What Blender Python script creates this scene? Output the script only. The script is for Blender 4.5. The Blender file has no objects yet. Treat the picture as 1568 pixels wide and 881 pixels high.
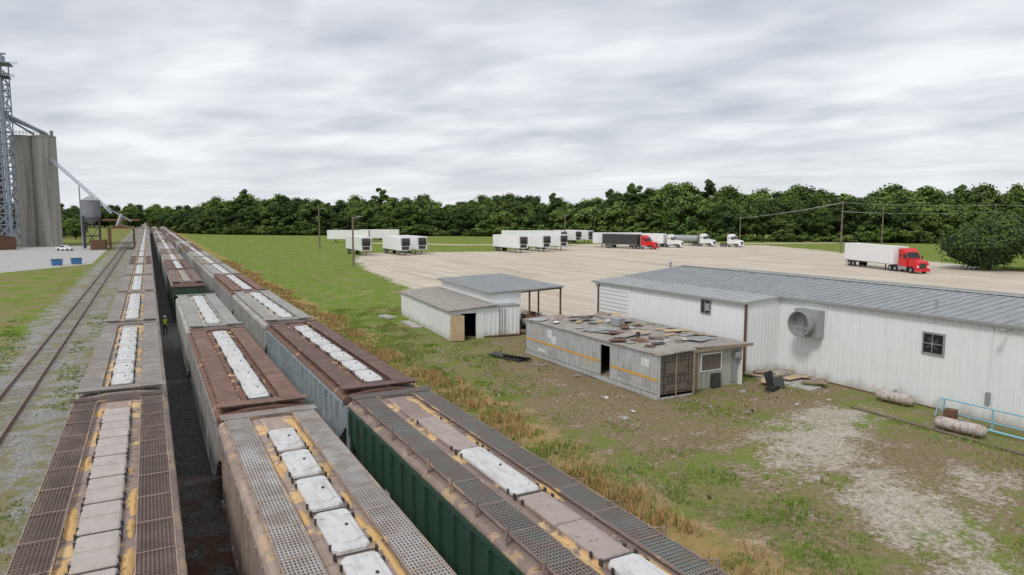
import bpy, math, random, bmesh
import numpy as np
from mathutils import Vector, Matrix
random.seed(7); rng=np.random.default_rng(7)
sc=bpy.context.scene
R=random.uniform
CT,ST=0.8832,0.469
def c2w(x,y): return (CT*x+ST*y, -ST*x+CT*y)
CAMZ=10.3; TZ=-0.8

# ------------------------------------------------------------ node helpers
class NT:
    def __init__(s,name,diffuse=False):
        s.mat=bpy.data.materials.new(name); s.mat.use_nodes=True
        s.t=s.mat.node_tree; s.t.nodes.clear(); s.diff=diffuse
        s.out=s.t.nodes.new('ShaderNodeOutputMaterial'); s.b=s.t.nodes.new('ShaderNodeBsdfDiffuse' if diffuse else 'ShaderNodeBsdfPrincipled')
        s.t.links.new(s.b.outputs[0],s.out.inputs[0])
    def n(s,typ,**kw):
        nd=s.t.nodes.new(typ)
        for k,v in kw.items(): setattr(nd,k,v)
        return nd
    def set(s,nd,key,v):
        i=nd.inputs[key]
        if isinstance(v,bpy.types.NodeSocket): s.t.links.new(v,i)
        else:
            if isinstance(v,(tuple,list)) and len(v)==3 and i.type=='RGBA': v=(*v,1)
            i.default_value=v
    def co(s,kind='Object',scale=None):
        o=s.n('ShaderNodeTexCoord').outputs[kind]
        if scale is not None:
            m=s.n('ShaderNodeMapping'); s.set(m,'Vector',o); s.set(m,'Scale',scale); o=m.outputs[0]
        return o
    def noise(s,vec,scale,detail=4,rough=.55,dist=0):
        nd=s.n('ShaderNodeTexNoise'); s.set(nd,'Vector',vec); s.set(nd,'Scale',scale); s.set(nd,'Detail',detail); s.set(nd,'Roughness',rough); s.set(nd,'Distortion',dist)
        return nd.outputs[0]
    def vor(s,vec,scale,out='Distance'):
        nd=s.n('ShaderNodeTexVoronoi'); s.set(nd,'Vector',vec); s.set(nd,'Scale',scale); return nd.outputs[out]
    def math(s,op,a,b=0.0,clamp=False):
        nd=s.n('ShaderNodeMath',operation=op); nd.use_clamp=clamp; s.set(nd,0,a); s.set(nd,1,b); return nd.outputs[0]
    def mr(s,v,a,b,c=0.0,d=1.0):
        nd=s.n('ShaderNodeMapRange'); s.set(nd,0,v); s.set(nd,1,a); s.set(nd,2,b); s.set(nd,3,c); s.set(nd,4,d); return nd.outputs[0]
    def mix(s,f,a,b,blend='MIX'):
        nd=s.n('ShaderNodeMix',data_type='RGBA',blend_type=blend); s.set(nd,0,f); s.set(nd,6,a); s.set(nd,7,b); return nd.outputs[2]
    def sep(s,v):
        nd=s.n('ShaderNodeSeparateXYZ'); s.set(nd,0,v); return nd.outputs
    def bump(s,h,st=.3,d=.02):
        nd=s.n('ShaderNodeBump'); s.set(nd,'Height',h); s.set(nd,'Strength',st); s.set(nd,'Distance',d); s.t.links.new(nd.outputs[0],s.b.inputs['Normal'])
    def fin(s,col,rough=.7,metal=0.0):
        if s.diff: s.set(s.b,'Color',col); return s.mat
        s.set(s.b,'Base Color',col); s.set(s.b,'Roughness',rough); s.set(s.b,'Metallic',metal)
        return s.mat

def sc3(c,k): return tuple(min(1,x*k) for x in c)
def wmat(name,base,var=.2,dirt=(.12,.10,.08),da=.5,rust=(.16,.07,.035),ra=0.0,rough=.6,metal=0.0,spill=0.0,vary=0.0,base_dirt=0.0,streak=(5,5,.35),sc=1.0):
    m=NT(name); co=m.co()
    c=m.mix(m.mr(m.noise(co,1.3*sc,4),.3,.7),base,sc3(base,1-var))
    st=m.noise(m.co(scale=streak),1.0*sc,4,.6)
    c=m.mix(m.math('MULTIPLY',m.mr(st,.47,.75),da),c,dirt)
    c=m.mix(m.math('MULTIPLY',m.mr(m.noise(co,9*sc,4,.7),.5,.8),da*.5),c,dirt)
    if ra>0:
        f=m.mr(m.noise(co,2.2*sc,8,.68,.3),.66-ra*.25,.72-ra*.18)
        rc=m.mix(m.noise(co,14*sc,3),rust,sc3(rust,.45))
        c=m.mix(f,c,rc)
    if spill>0:
        x=m.math('ABSOLUTE',m.sep(co)[0])
        band=m.math('MULTIPLY',m.mr(x,.25,.38),m.mr(x,.80,.66))
        edge=m.math('MULTIPLY',m.mr(x,1.32,1.42),.45)
        f=m.math('MULTIPLY',m.math('MAXIMUM',band,edge),m.mr(m.noise(co,1.1,6,.62),.60-spill*.12,.63-spill*.12))
        c=m.mix(f,c,m.mix(m.noise(co,40,2),(.62,.39,.17),(.72,.54,.31)))
    if base_dirt>0:
        z=m.sep(co)[2]
        f=m.math('MULTIPLY',m.mr(m.math('ADD',z,m.math('MULTIPLY',m.noise(m.co(scale=(1.5,1.5,.4)),1.0,5),1.6)),1.4,.7),base_dirt)
        c=m.mix(f,c,dirt)
    if vary>0:
        oi=m.n('ShaderNodeObjectInfo').outputs['Random']
        h=m.n('ShaderNodeHueSaturation'); m.set(h,'Color',c); m.set(h,'Value',m.mr(oi,0,1,1-vary,1+vary*.6)); m.set(h,'Saturation',m.mr(oi,0,1,1.15,.8)); c=h.outputs[0]
    m.bump(m.noise(co,18*sc,3),.25,.01)
    return m.fin(c,rough,metal)

def flat(name,c,rough=.6,metal=0.0,var=.15,ns=6):
    m=NT(name); co=m.co(); col=m.mix(m.noise(co,ns,4),sc3(c,1+var),sc3(c,1-var)); m.bump(m.noise(co,ns*4,2),.15,.005)
    return m.fin(col,rough,metal)

def grating(name,c,c2,holes=True):
    m=NT(name); co=m.co(); x,y,z=m.sep(co)
    col=m.mix(m.mr(m.noise(co,1.6,5,.6),.4,.62),c,c2)
    col=m.mix(m.mr(m.noise(co,.45,4,.6),.55,.65,0,.5),col,sc3(c,.6))
    ply_=m.n('ShaderNodeTexWhiteNoise',noise_dimensions='1D'); m.set(ply_,'W',m.math('FLOOR',m.math('MULTIPLY',y,1/3.06)))
    col=m.mix(m.math('MULTIPLY',ply_.outputs[0],.45),col,sc3(c2,.8))
    fx=m.math('GREATER_THAN',m.math('FRACT',m.math('MULTIPLY',x,1/.075)),.40)
    fy=m.math('GREATER_THAN',m.math('FRACT',m.math('MULTIPLY',y,1/.12)),.36)
    hole=m.math('MULTIPLY',fx,fy)
    if holes:
        tr=m.n('ShaderNodeBsdfTransparent'); mx=m.n('ShaderNodeMixShader')
        m.fin(col,.65,.0)
        m.set(mx,0,hole); m.t.links.new(m.b.outputs[0],mx.inputs[1]); m.t.links.new(tr.outputs[0],mx.inputs[2]); m.t.links.new(mx.outputs[0],m.out.inputs[0])
    else:
        m.fin(m.mix(m.math('MULTIPLY',hole,.55),col,sc3(c2,.35)),.7,.0)
    return m.mat

# ------------------------------------------------------------ mesh builder
class MB:
    def __init__(s): s.v=[];s.f=[];s.m=[];s.mats=[]
    def mi(s,mat):
        if mat not in s.mats: s.mats.append(mat)
        return s.mats.index(mat)
    def add(s,vs,fs,mat):
        o=len(s.v); s.v+= [tuple(v) for v in vs]; k=s.mi(mat)
        for f in fs: s.f.append(tuple(i+o for i in f)); s.m.append(k)
    def box(s,x0,x1,y0,y1,z0,z1,mat,M=None):
        vs=[Vector(p) for p in ((x0,y0,z0),(x1,y0,z0),(x1,y1,z0),(x0,y1,z0),(x0,y0,z1),(x1,y0,z1),(x1,y1,z1),(x0,y1,z1))]
        if M is not None: vs=[M@v for v in vs]
        s.add(vs,[(0,3,2,1),(4,5,6,7),(0,1,5,4),(1,2,6,5),(2,3,7,6),(3,0,4,7)],mat)
    def cb(s,cx,cy,cz,sx,sy,sz,mat,rz=0,rx=0,ry=0):
        M=Matrix.Translation((cx,cy,cz))@Matrix.Rotation(rz,4,'Z')@Matrix.Rotation(ry,4,'Y')@Matrix.Rotation(rx,4,'X')
        s.box(-sx/2,sx/2,-sy/2,sy/2,-sz/2,sz/2,mat,M)
    def beam(s,p1,p2,w,mat):
        s.cyl(p1,p2,w*.7071,mat,n=4)
    def cyl(s,p1,p2,r,mat,n=12,r2=None,rings=None):
        p1=Vector(p1);p2=Vector(p2); r2=r if r2 is None else r2
        d=(p2-p1).normalized(); a=d.orthogonal().normalized()
        if abs(d.z)>.99: a=Vector((1,0,0))
        b=d.cross(a); off=math.pi/4 if n==4 else 0
        vs=[]
        for P,rr in ((p1,r),(p2,r2)):
            for i in range(n):
                t=2*math.pi*i/n+off; vs.append(P+(a*math.cos(t)+b*math.sin(t))*rr)
        fs=[(i,(i+1)%n,n+(i+1)%n,n+i) for i in range(n)]+[tuple(range(n))[::-1],tuple(range(n,2*n))]
        s.add(vs,fs,mat)
    def prism(s,poly,axis,a,b,mat):
        def P(p,t): return {'x':(t,p[0],p[1]),'y':(p[0],t,p[1]),'z':(p[0],p[1],t)}[axis]
        n=len(poly); vs=[P(p,a) for p in poly]+[P(p,b) for p in poly]
        s.add(vs,[(i,(i+1)%n,n+(i+1)%n,n+i) for i in range(n)]+[tuple(range(n))[::-1],tuple(range(n,2*n))],mat)
    def lid(s,cx,cy,z,sx,sy,h,mat,c=.1,ins=.05):
        def ring(x,y,cc,zz): return [(cx-x+cc,cy-y,zz),(cx+x-cc,cy-y,zz),(cx+x,cy-y+cc,zz),(cx+x,cy+y-cc,zz),(cx+x-cc,cy+y,zz),(cx-x+cc,cy+y,zz),(cx-x,cy+y-cc,zz),(cx-x,cy-y+cc,zz)]
        x=sx/2;y=sy/2
        vs=ring(x,y,c,z)+ring(x,y,c,z+h*.6)+ring(x-ins,y-ins,c*.7,z+h)
        fs=[tuple(range(16,24))]
        for k in (0,8):
            for i in range(8): fs.append((k+i,k+(i+1)%8,k+8+(i+1)%8,k+8+i))
        s.add(vs,fs,mat)
    def mesh(s,name,smooth=False):
        me=bpy.data.meshes.new(name); me.from_pydata(s.v,[],s.f)
        for m in s.mats: me.materials.append(m)
        me.polygons.foreach_set('material_index',s.m)
        bm=bmesh.new(); bm.from_mesh(me); bmesh.ops.recalc_face_normals(bm,faces=bm.faces); bm.to_mesh(me); bm.free()
        if smooth:
            me.polygons.foreach_set('use_smooth',[True]*len(me.polygons))
            try: me.set_sharp_from_angle(angle=math.radians(40))
            except Exception: pass
        me.update(); return me
    def obj(s,name,parent=None,loc=(0,0,0),rz=0,smooth=False,scale=1):
        o=bpy.data.objects.new(name,s.mesh(name,smooth)); sc.collection.objects.link(o)
        o.location=loc; o.rotation_euler=(0,0,rz); o.scale=(scale,)*3
        if parent: o.parent=parent
        return o
def empty(name,loc=(0,0,0),rz=0):
    e=bpy.data.objects.new(name,None); sc.collection.objects.link(e); e.location=loc; e.rotation_euler=(0,0,rz); return e
def inst(me,name,loc,rz=0,scale=(1,1,1),parent=None):
    o=bpy.data.objects.new(name,me); sc.collection.objects.link(o); o.location=loc; o.rotation_euler=(0,0,rz); o.scale=scale
    if parent: o.parent=parent
    return o

# ------------------------------------------------------------ materials
white_metal=wmat('white_painted_metal',(.84,.86,.86),.05,(.38,.35,.28),.13,base_dirt=.7,rough=.5,ra=.0)
roof_metal=wmat('grey_metal_roof',(.33,.35,.36),.25,(.16,.14,.12),.45,ra=.06,rust=(.24,.17,.12),rough=.5,streak=(.3,5,5))
roof_metal2=wmat('light_metal_roof',(.43,.45,.45),.2,(.22,.20,.17),.45,ra=.04,rough=.5,streak=(.3,5,5))
dark=flat('dark_interior',(.012,.012,.012),.9)
blk=flat('black_rubber',(.02,.02,.021),.8)
steel=flat('galvanised_steel',(.38,.39,.39),.45,.4)
dsteel=flat('dark_steel',(.06,.06,.06),.6,.3)
msteel=flat('tower_steel',(.27,.31,.36),.55,.2)
rustm=flat('rusty_steel',(.15,.075,.045),.85,0,.4,9)
wood=wmat('weathered_wood',(.34,.27,.20),.3,(.12,.09,.07),.5,rough=.85)
ply=wmat('plywood',(.60,.45,.28),.2,(.26,.17,.10),.35,rough=.8)
pole_w=wmat('pole_wood',(.22,.17,.13),.2,(.10,.08,.06),.4,rough=.9)
glass=flat('dark_glass',(.02,.025,.03),.12)
concrete=wmat('concrete',(.38,.365,.33),.2,(.11,.10,.09),.9,rough=.9,streak=(.8,.8,.03))
conc2=wmat('concrete_slab',(.48,.46,.42),.2,(.24,.21,.18),.5,rough=.9)
alu=wmat('trailer_aluminium',(.60,.62,.63),.22,(.17,.15,.12),.75,ra=.08,rust=(.28,.22,.16),rough=.45,metal=.1,sc=1.6)
yel=wmat('faded_yellow_stripe',(.72,.42,.10),.2,(.45,.38,.30),.7,rough=.7)
twhite=wmat('trailer_white',(.86,.86,.86),.04,(.5,.47,.44),.15,rough=.4)
red=wmat('red_paint',(.68,.02,.025),.1,(.25,.02,.02),.15,rough=.3)
wpaint=flat('white_paint',(.80,.80,.79),.35,0,.04)
blue=flat('light_blue_paint',(.24,.50,.62),.5,0,.15)
bluebin=flat('blue_bin_paint',(.05,.18,.42),.5)
tank_m=wmat('propane_tank_paint',(.56,.51,.48),.15,(.28,.18,.14),.9,ra=.5,rust=(.34,.19,.15),rough=.6,sc=2)

# ------------------------------------------------------------ ground
def seg(a,b,st): return list(np.arange(a,b,st))
def geo(a,st,g,end):
    o=[];x=a
    while x<end: o.append(x); x+=st; st*=g
    o.append(end); return o
xs=[-x for x in geo(45,1.5,1.18,3000)][::-1]+seg(-44,75,.7)+seg(75,215,2.5)+geo(215,4,1.2,3500)
ys=[-y for y in geo(5,2,1.25,600)][::-1]+seg(-4,125,.7)+seg(125,300,2.5)+geo(300,4,1.2,4500)
xs=np.array(xs);ys=np.array(ys)
GX,GY=np.meshgrid(xs,ys); GX=GX.ravel();GY=GY.ravel()
def ss(t): t=np.clip(t,0,1); return t*t*(3-2*t)
def gz(x,y): return TZ+.8*ss((np.asarray(x)-10.5)/4.0)
def yard(x,y): return np.where((x>14)&(x<33),.05*np.sin(x*1.1+y*.6)*np.sin(y*.8-x*.35),0)
GZ=gz(GX,GY)+yard(GX,GY)
def sdpoly(px,py,poly):
    d=np.full(px.shape,1e9); ins=np.zeros(px.shape,bool); n=len(poly)
    for i in range(n):
        ax,ay=poly[i];bx,by=poly[(i+1)%n]
        ex,ey=bx-ax,by-ay; t=np.clip(((px-ax)*ex+(py-ay)*ey)/(ex*ex+ey*ey),0,1)
        d=np.minimum(d,np.hypot(px-ax-t*ex,py-ay-t*ey))
        c=((ay>py)!=(by>py))&(px<(bx-ax)*(py-ay)/((by-ay) if abs(by-ay)>1e-9 else 1e-9)+ax)
        ins^=c
    return np.where(ins,d,-d)
lotP=[(29,60),(30,70),(31.5,82),(32.6,94.5),(37,128),(42.8,160),(52.7,188),(70,184),(88,178),(112,192),(136,203),(170,190),(193,172),(175,130),(156,90),(142,66),(150,0),(56,0),(53,30),(46,50),(33,54)]
road=[c2w(-60,262),c2w(-20,242),c2w(40,246),c2w(130,262),c2w(300,300),c2w(300,307),c2w(130,269),c2w(40,253),c2w(-20,249),c2w(-60,270)]
pave=[(-90,165),(-26,165),(-12,186),(-12.5,300),(-90,320)]
def masks(px,py):
    lot=np.maximum(sdpoly(px,py,lotP),sdpoly(px,py,road))
    lot=np.clip(.5+lot/8,0,1)
    ball=np.minimum(px+11.0,11.6-px); ball=np.clip(.5+ball/5,0,1)
    dry=np.clip(1-np.abs(px-15.2-.7*np.sin(py*.25))/2.8,0,1)
    def blob(cx,cy,a,b,th):
        c,s=math.cos(th),math.sin(th); u=((px-cx)*c+(py-cy)*s)/a; v=(-(px-cx)*s+(py-cy)*c)/b
        return np.clip(1-np.hypot(u,v),0,1)
    dirt=np.maximum.reduce([blob(21.5,30,7,9,.2),blob(24,36,7,14,0)*.9,blob(22,24,6,4,0)*.8,blob(27,48,6,5,0)*.9,blob(31,26,6,5,0)*.7,blob(21,14,7,6,0)*.5,blob(27,17,8,9,.5)*.8])
    grav=np.maximum.reduce([blob(26.5,20.5,7.5,3.6,.5),blob(23.2,14,6,3.0,.9),blob(30.5,22.5,5,2.8,.2)*.9,blob(20.5,9,5,2.4,1)*.8,blob(28,14,4,2.2,.5)*.7])
    pv=np.clip(.5+sdpoly(px,py,pave)/4,0,1)
    return lot,ball,dry,dirt,grav,pv
nx,ny=len(xs),len(ys)
idx=np.arange(nx*ny).reshape(ny,nx)
F=np.stack([idx[:-1,:-1].ravel(),idx[:-1,1:].ravel(),idx[1:,1:].ravel(),idx[1:,:-1].ravel()],1)
def npmesh(name,V,F,mats,smooth=False):
    k=F.shape[1]; me=bpy.data.meshes.new(name); me.vertices.add(len(V)); me.vertices.foreach_set('co',np.asarray(V,np.float32).ravel())
    me.loops.add(F.size); me.loops.foreach_set('vertex_index',F.ravel().astype(np.int32))
    me.polygons.add(len(F)); me.polygons.foreach_set('loop_start',(np.arange(len(F))*k).astype(np.int32))
    try: me.polygons.foreach_set('loop_total',np.full(len(F),k,np.int32))
    except Exception: pass
    for m in mats: me.materials.append(m)
    me.update(calc_edges=True); me.validate()
    if smooth: me.polygons.foreach_set('use_smooth',np.ones(len(F),bool))
    return me
def vattr(me,name,C):
    a=me.color_attributes.new(name,'FLOAT_COLOR','POINT'); C=np.concatenate([C,np.ones((len(C),1))],1) if C.shape[1]==3 else C
    a.data.foreach_set('color',C.astype(np.float32).ravel())
def ground_mat():
    m=NT('ground_grass_gravel',True); co=m.co()
    def at(n):
        a=m.n('ShaderNodeAttribute'); a.attribute_name=n; return m.sep(a.outputs['Vector'])
    lot,ball,dry=at('m1')[0:3]; dirt,grav,pv=at('m2')[0:3]
    n1=m.noise(co,.12,5,.6); n2=m.noise(co,.7,6,.65); n3=m.noise(co,5,5,.7); n4=m.noise(co,28,2,.7); nb=m.noise(co,.3,5,.65)
    x,y,z=m.sep(co)
    g=m.mix(m.mr(n2,.35,.65),(.155,.25,.04),(.225,.275,.065))
    g=m.mix(m.mr(n3,.4,.7,0,.8),g,(.10,.165,.032))
    g=m.mix(m.math('MULTIPLY',m.mr(nb,.50,.64),.75),g,(.29,.25,.12))
    g=m.mix(m.mr(m.noise(m.co(scale=(.5,.06,1)),1.0,4,.65),.5,.70,0,.6),g,(.17,.18,.06))
    near=m.math('MULTIPLY',m.mr(y,68,44),m.mr(x,12,14))
    bare=m.mix(m.mr(n3,.35,.65),(.18,.13,.085),(.29,.225,.15))
    olive=m.mix(m.mr(n3,.35,.65),(.14,.155,.05),(.26,.24,.10))
    g=m.mix(m.math('MULTIPLY',near,m.mr(n1,.4,.6,.35,.8)),g,olive)
    f=m.math('MULTIPLY',near,m.mr(n2,.42,.60,0,.75)); g=m.mix(f,g,bare)
    f=m.mr(m.math('ADD',dirt,m.math('MULTIPLY',m.math('SUBTRACT',n2,.5),1.8)),.12,.42); g=m.mix(m.math('MULTIPLY',f,.8),g,bare)
    f=m.math('MULTIPLY',m.mr(x,-10,-12),m.mr(nb,.42,.58,0,.8)); g=m.mix(f,g,(.26,.21,.11))
    f=m.mr(m.math('ADD',dry,m.math('MULTIPLY',m.math('SUBTRACT',n2,.5),2.4)),.42,.8); g=m.mix(m.math('MULTIPLY',f,.8),g,m.mix(n3,(.43,.28,.12),(.32,.22,.11)))
    v=m.vor(co,9,'Color'); vb=m.n('ShaderNodeRGBToBW'); m.set(vb,0,v); vb=vb.outputs[0]
    gv=m.mix(vb,(.30,.26,.21),(.62,.57,.50))
    f=m.mr(m.math('ADD',grav,m.math('ADD',m.math('MULTIPLY',m.math('SUBTRACT',n3,.5),2.0),m.math('MULTIPLY',m.math('SUBTRACT',n2,.5),2.2))),.22,.70); g=m.mix(m.math('MULTIPLY',f,.85),g,gv)
    lc=m.mix(m.mr(n1,.35,.65),(.60,.53,.44),(.51,.44,.35)); lc=m.mix(m.mr(n2,.5,.8,0,.5),lc,(.45,.39,.32))
    trk=m.noise(m.co(scale=(.45,.02,1)),1.0,5,.6,.8); lc=m.mix(m.mr(trk,.5,.62,0,.6),lc,(.68,.62,.54)); lc=m.mix(m.mr(trk,.44,.36,0,.55),lc,(.42,.36,.29))
    lc=m.mix(m.mr(n3,.5,.8,0,.35),lc,(.37,.32,.27))
    f=m.mr(m.math('ADD',lot,m.math('ADD',m.math('MULTIPLY',m.math('SUBTRACT',n2,.5),.7),m.math('MULTIPLY',m.math('SUBTRACT',n1,.5),.7))),.42,.56); g=m.mix(f,g,lc)
    pc=m.mix(m.mr(n2,.4,.7),(.48,.47,.45),(.38,.37,.35)); g=m.mix(m.mr(pv,.47,.53),g,pc)
    v2=m.vor(co,14,'Color'); b2=m.n('ShaderNodeRGBToBW'); m.set(b2,0,v2); b2=b2.outputs[0]
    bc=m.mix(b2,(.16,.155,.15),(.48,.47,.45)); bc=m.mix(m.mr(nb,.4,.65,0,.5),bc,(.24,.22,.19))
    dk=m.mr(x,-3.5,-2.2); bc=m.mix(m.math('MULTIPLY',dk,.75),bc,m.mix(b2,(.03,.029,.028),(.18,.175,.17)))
    w=m.math('MULTIPLY',m.mr(m.noise(co,.6,6,.7),.48,.58,0,.85),m.mr(x,-2.0,-3.4)); bc=m.mix(w,bc,m.mix(n3,(.16,.19,.055),(.30,.24,.13)))
    rs=m.math('MULTIPLY',m.mr(m.noise(co,.9,5,.7),.47,.56),m.mr(y,34,20)); bc=m.mix(m.math('MULTIPLY',rs,dk),bc,m.mix(n4,(.21,.09,.04),(.09,.045,.03)))
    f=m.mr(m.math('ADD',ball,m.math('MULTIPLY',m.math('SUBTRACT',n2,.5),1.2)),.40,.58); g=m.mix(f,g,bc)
    h=m.math('ADD',m.math('MULTIPLY',n3,.6),m.math('MULTIPLY',b2,.35))
    m.bump(h,.6,.08)
    return m.fin(g,.95)
gme=npmesh('ground',np.stack([GX,GY,GZ],1),F,[ground_mat()],True)
L_,B_,D_,Di_,Gr_,Pv_=masks(GX,GY)
vattr(gme,'m1',np.stack([L_,B_,D_],1)); vattr(gme,'m2',np.stack([Di_,Gr_,Pv_],1))
inst(gme,'ground',(0,0,0))

# ------------------------------------------------------------ grass tufts
def attr_mat(name):
    m=NT(name,True); a=m.n('ShaderNodeAttribute'); a.attribute_name='col'
    return m.fin(a.outputs['Color'])
excl=[(24.0,33,28.3,45.5),(20.5,33.5,50.5,68.5),(33.4,60,-20,49)]
def smoothnoise(x,y,s,seed):
    r=np.random.default_rng(seed); o=np.zeros_like(x); 
    for k in range(9):
        a=r.uniform(0,6.28); f=s*r.uniform(.5,2.4); o+=np.sin((x*math.cos(a)+y*math.sin(a))*f+r.uniform(0,6.28))
    return o/3.2
def blades(name,N,region,pfun,hfun,cfun,mat,seed):
    r=np.random.default_rng(seed)
    x0,x1,y0,y1=region
    X=r.uniform(x0,x1,N); Y=y0+(y1-y0)*r.uniform(0,1,N)**1.8
    keep=np.ones(N,bool)
    for e in excl: keep&=~((X>e[0])&(X<e[1])&(Y>e[2])&(Y<e[3]))
    keep&=r.uniform(0,1,N)<pfun(X,Y); X=X[keep];Y=Y[keep]
    B=6; n=len(X); X=np.repeat(X,B)+r.normal(0,.08,n*B); Y=np.repeat(Y,B)+r.normal(0,.08,n*B); n=n*B
    Z=gz(X,Y)+yard(X,Y)
    H=hfun(X,Y,r); D=np.hypot(X,Y); W=.009+.0006*D
    a=r.uniform(0,6.28,n); l=r.uniform(.1,.7,n)*H; b=r.uniform(0,6.28,n)
    V=np.zeros((n,3,3)); V[:,0]=np.stack([X-np.cos(a)*W,Y-np.sin(a)*W,Z-.02],1); V[:,1]=np.stack([X+np.cos(a)*W,Y+np.sin(a)*W,Z-.02],1)
    V[:,2]=np.stack([X+np.cos(b)*l,Y+np.sin(b)*l,Z+H],1)
    C=cfun(X,Y,r); C=np.repeat(C,3,0)
    me=npmesh(name,V.reshape(-1,3),np.arange(n*3).reshape(-1,3),[mat]); vattr(me,'col',C); inst(me,name,(0,0,0))
gm=attr_mat('grass_blades')
def p1(X,Y):
    l,b,d,di,gr,pv=masks(X,Y)
    n=smoothnoise(X,Y,1.2,3); p=np.clip(.45+.6*n,0.05,1)
    p*=np.clip(1-di*1.7,.12,1)*np.clip(1-gr*2.0,0.08,1)*(l<.48); p*=np.where(X<13.5,.4,1)*np.clip(1.25-(X-20)*.045,.35,1)
    return p
def c1(X,Y,r):
    n=len(X); t=np.clip(.42+.5*smoothnoise(X,Y,.5,8)+(X-22)*.03+r.normal(0,.25,n),0,1)[:,None]
    c=(1-t)*np.array([.17,.29,.045])+t*np.array([.32,.29,.12]); s=r.uniform(0,1,n)<.10; c[s]=[.48,.38,.21]
    return c*r.uniform(.65,1.25,n)[:,None]
blades('grass',100000,(12.5,38,4,75),p1,lambda X,Y,r:r.uniform(.03,.12,len(X))*np.clip(1+.8*smoothnoise(X,Y,.9,5),.5,2.0),c1,gm,1)
def p2(X,Y):
    return np.clip(1.1-np.abs(X-15.0-.7*np.sin(Y*.21)-.4*np.sin(Y*.67))/1.3,0,1)*np.clip(.42+.8*smoothnoise(X,Y,1.0,12),.04,1)
def c2(X,Y,r):
    n=len(X); t=r.uniform(0,1,n)[:,None]; c=(1-t)*np.array([.50,.29,.11])+t*np.array([.60,.43,.23]); s=r.uniform(0,1,n)<.18; c[s]=[.19,.27,.06]; return c*r.uniform(.65,1.1,n)[:,None]
blades('dry_grass',26000,(12.5,17.5,4,170),p2,lambda X,Y,r:r.uniform(.12,.5,len(X)),c2,gm,2)
def p3(X,Y): 
    l,b,d,di,gr,pv=masks(X,Y); return np.clip(smoothnoise(X,Y,1.5,20)-.55,0,1)*1.2*(l<.45)*(gr<.05)*(di<.35)*np.clip(1.4-(X-14)*.10,.06,1)
def c3(X,Y,r):
    n=len(X); t=r.uniform(0,1,n)[:,None]; return ((1-t)*np.array([.14,.27,.04])+t*np.array([.24,.33,.07]))*r.uniform(.7,1.2,n)[:,None]
blades('weeds',26000,(12.5,33,4,60),p3,lambda X,Y,r:r.uniform(.05,.20,len(X)),c3,gm,3)
def p4(X,Y): return np.clip(.1+.7*smoothnoise(X,Y,.8,31),0,1)*((X<-9.4)|((X>-6.2)&(X<-3.4)))
blades('verge_grass',30000,(-24,-3.2,8,90),p4,lambda X,Y,r:r.uniform(.03,.14,len(X)),c1,gm,4)

# ------------------------------------------------------------ tracks
railm=flat('rail_steel',(.30,.21,.17),.45,.3); tie=wmat('wood_tie',(.24,.21,.18),.3,(.36,.34,.32),.8,rough=.95,sc=2,streak=(2,2,2))
XA,XB,XC=-1.23,3.32,7.8
for tx in (-7.75,XA,XB,XC):
    b=MB()
    for k in (-.75,.75):
        b.box(tx+k-.07,tx+k+.07,-40,900,TZ+.045,TZ+.06,railm); b.box(tx+k-.012,tx+k+.012,-40,900,TZ+.06,TZ+.17,railm); b.box(tx+k-.036,tx+k+.036,-40,900,TZ+.17,TZ+.205,railm)
    y=-5
    while y<(330 if tx<-5 else 120):
        b.cb(tx+R(-.06,.06),y,TZ-.05+R(-.025,.005),2.55,.21,.14,tie,rz=R(-.03,.03)); y+=.56
    b.obj('railway_track')

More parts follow.
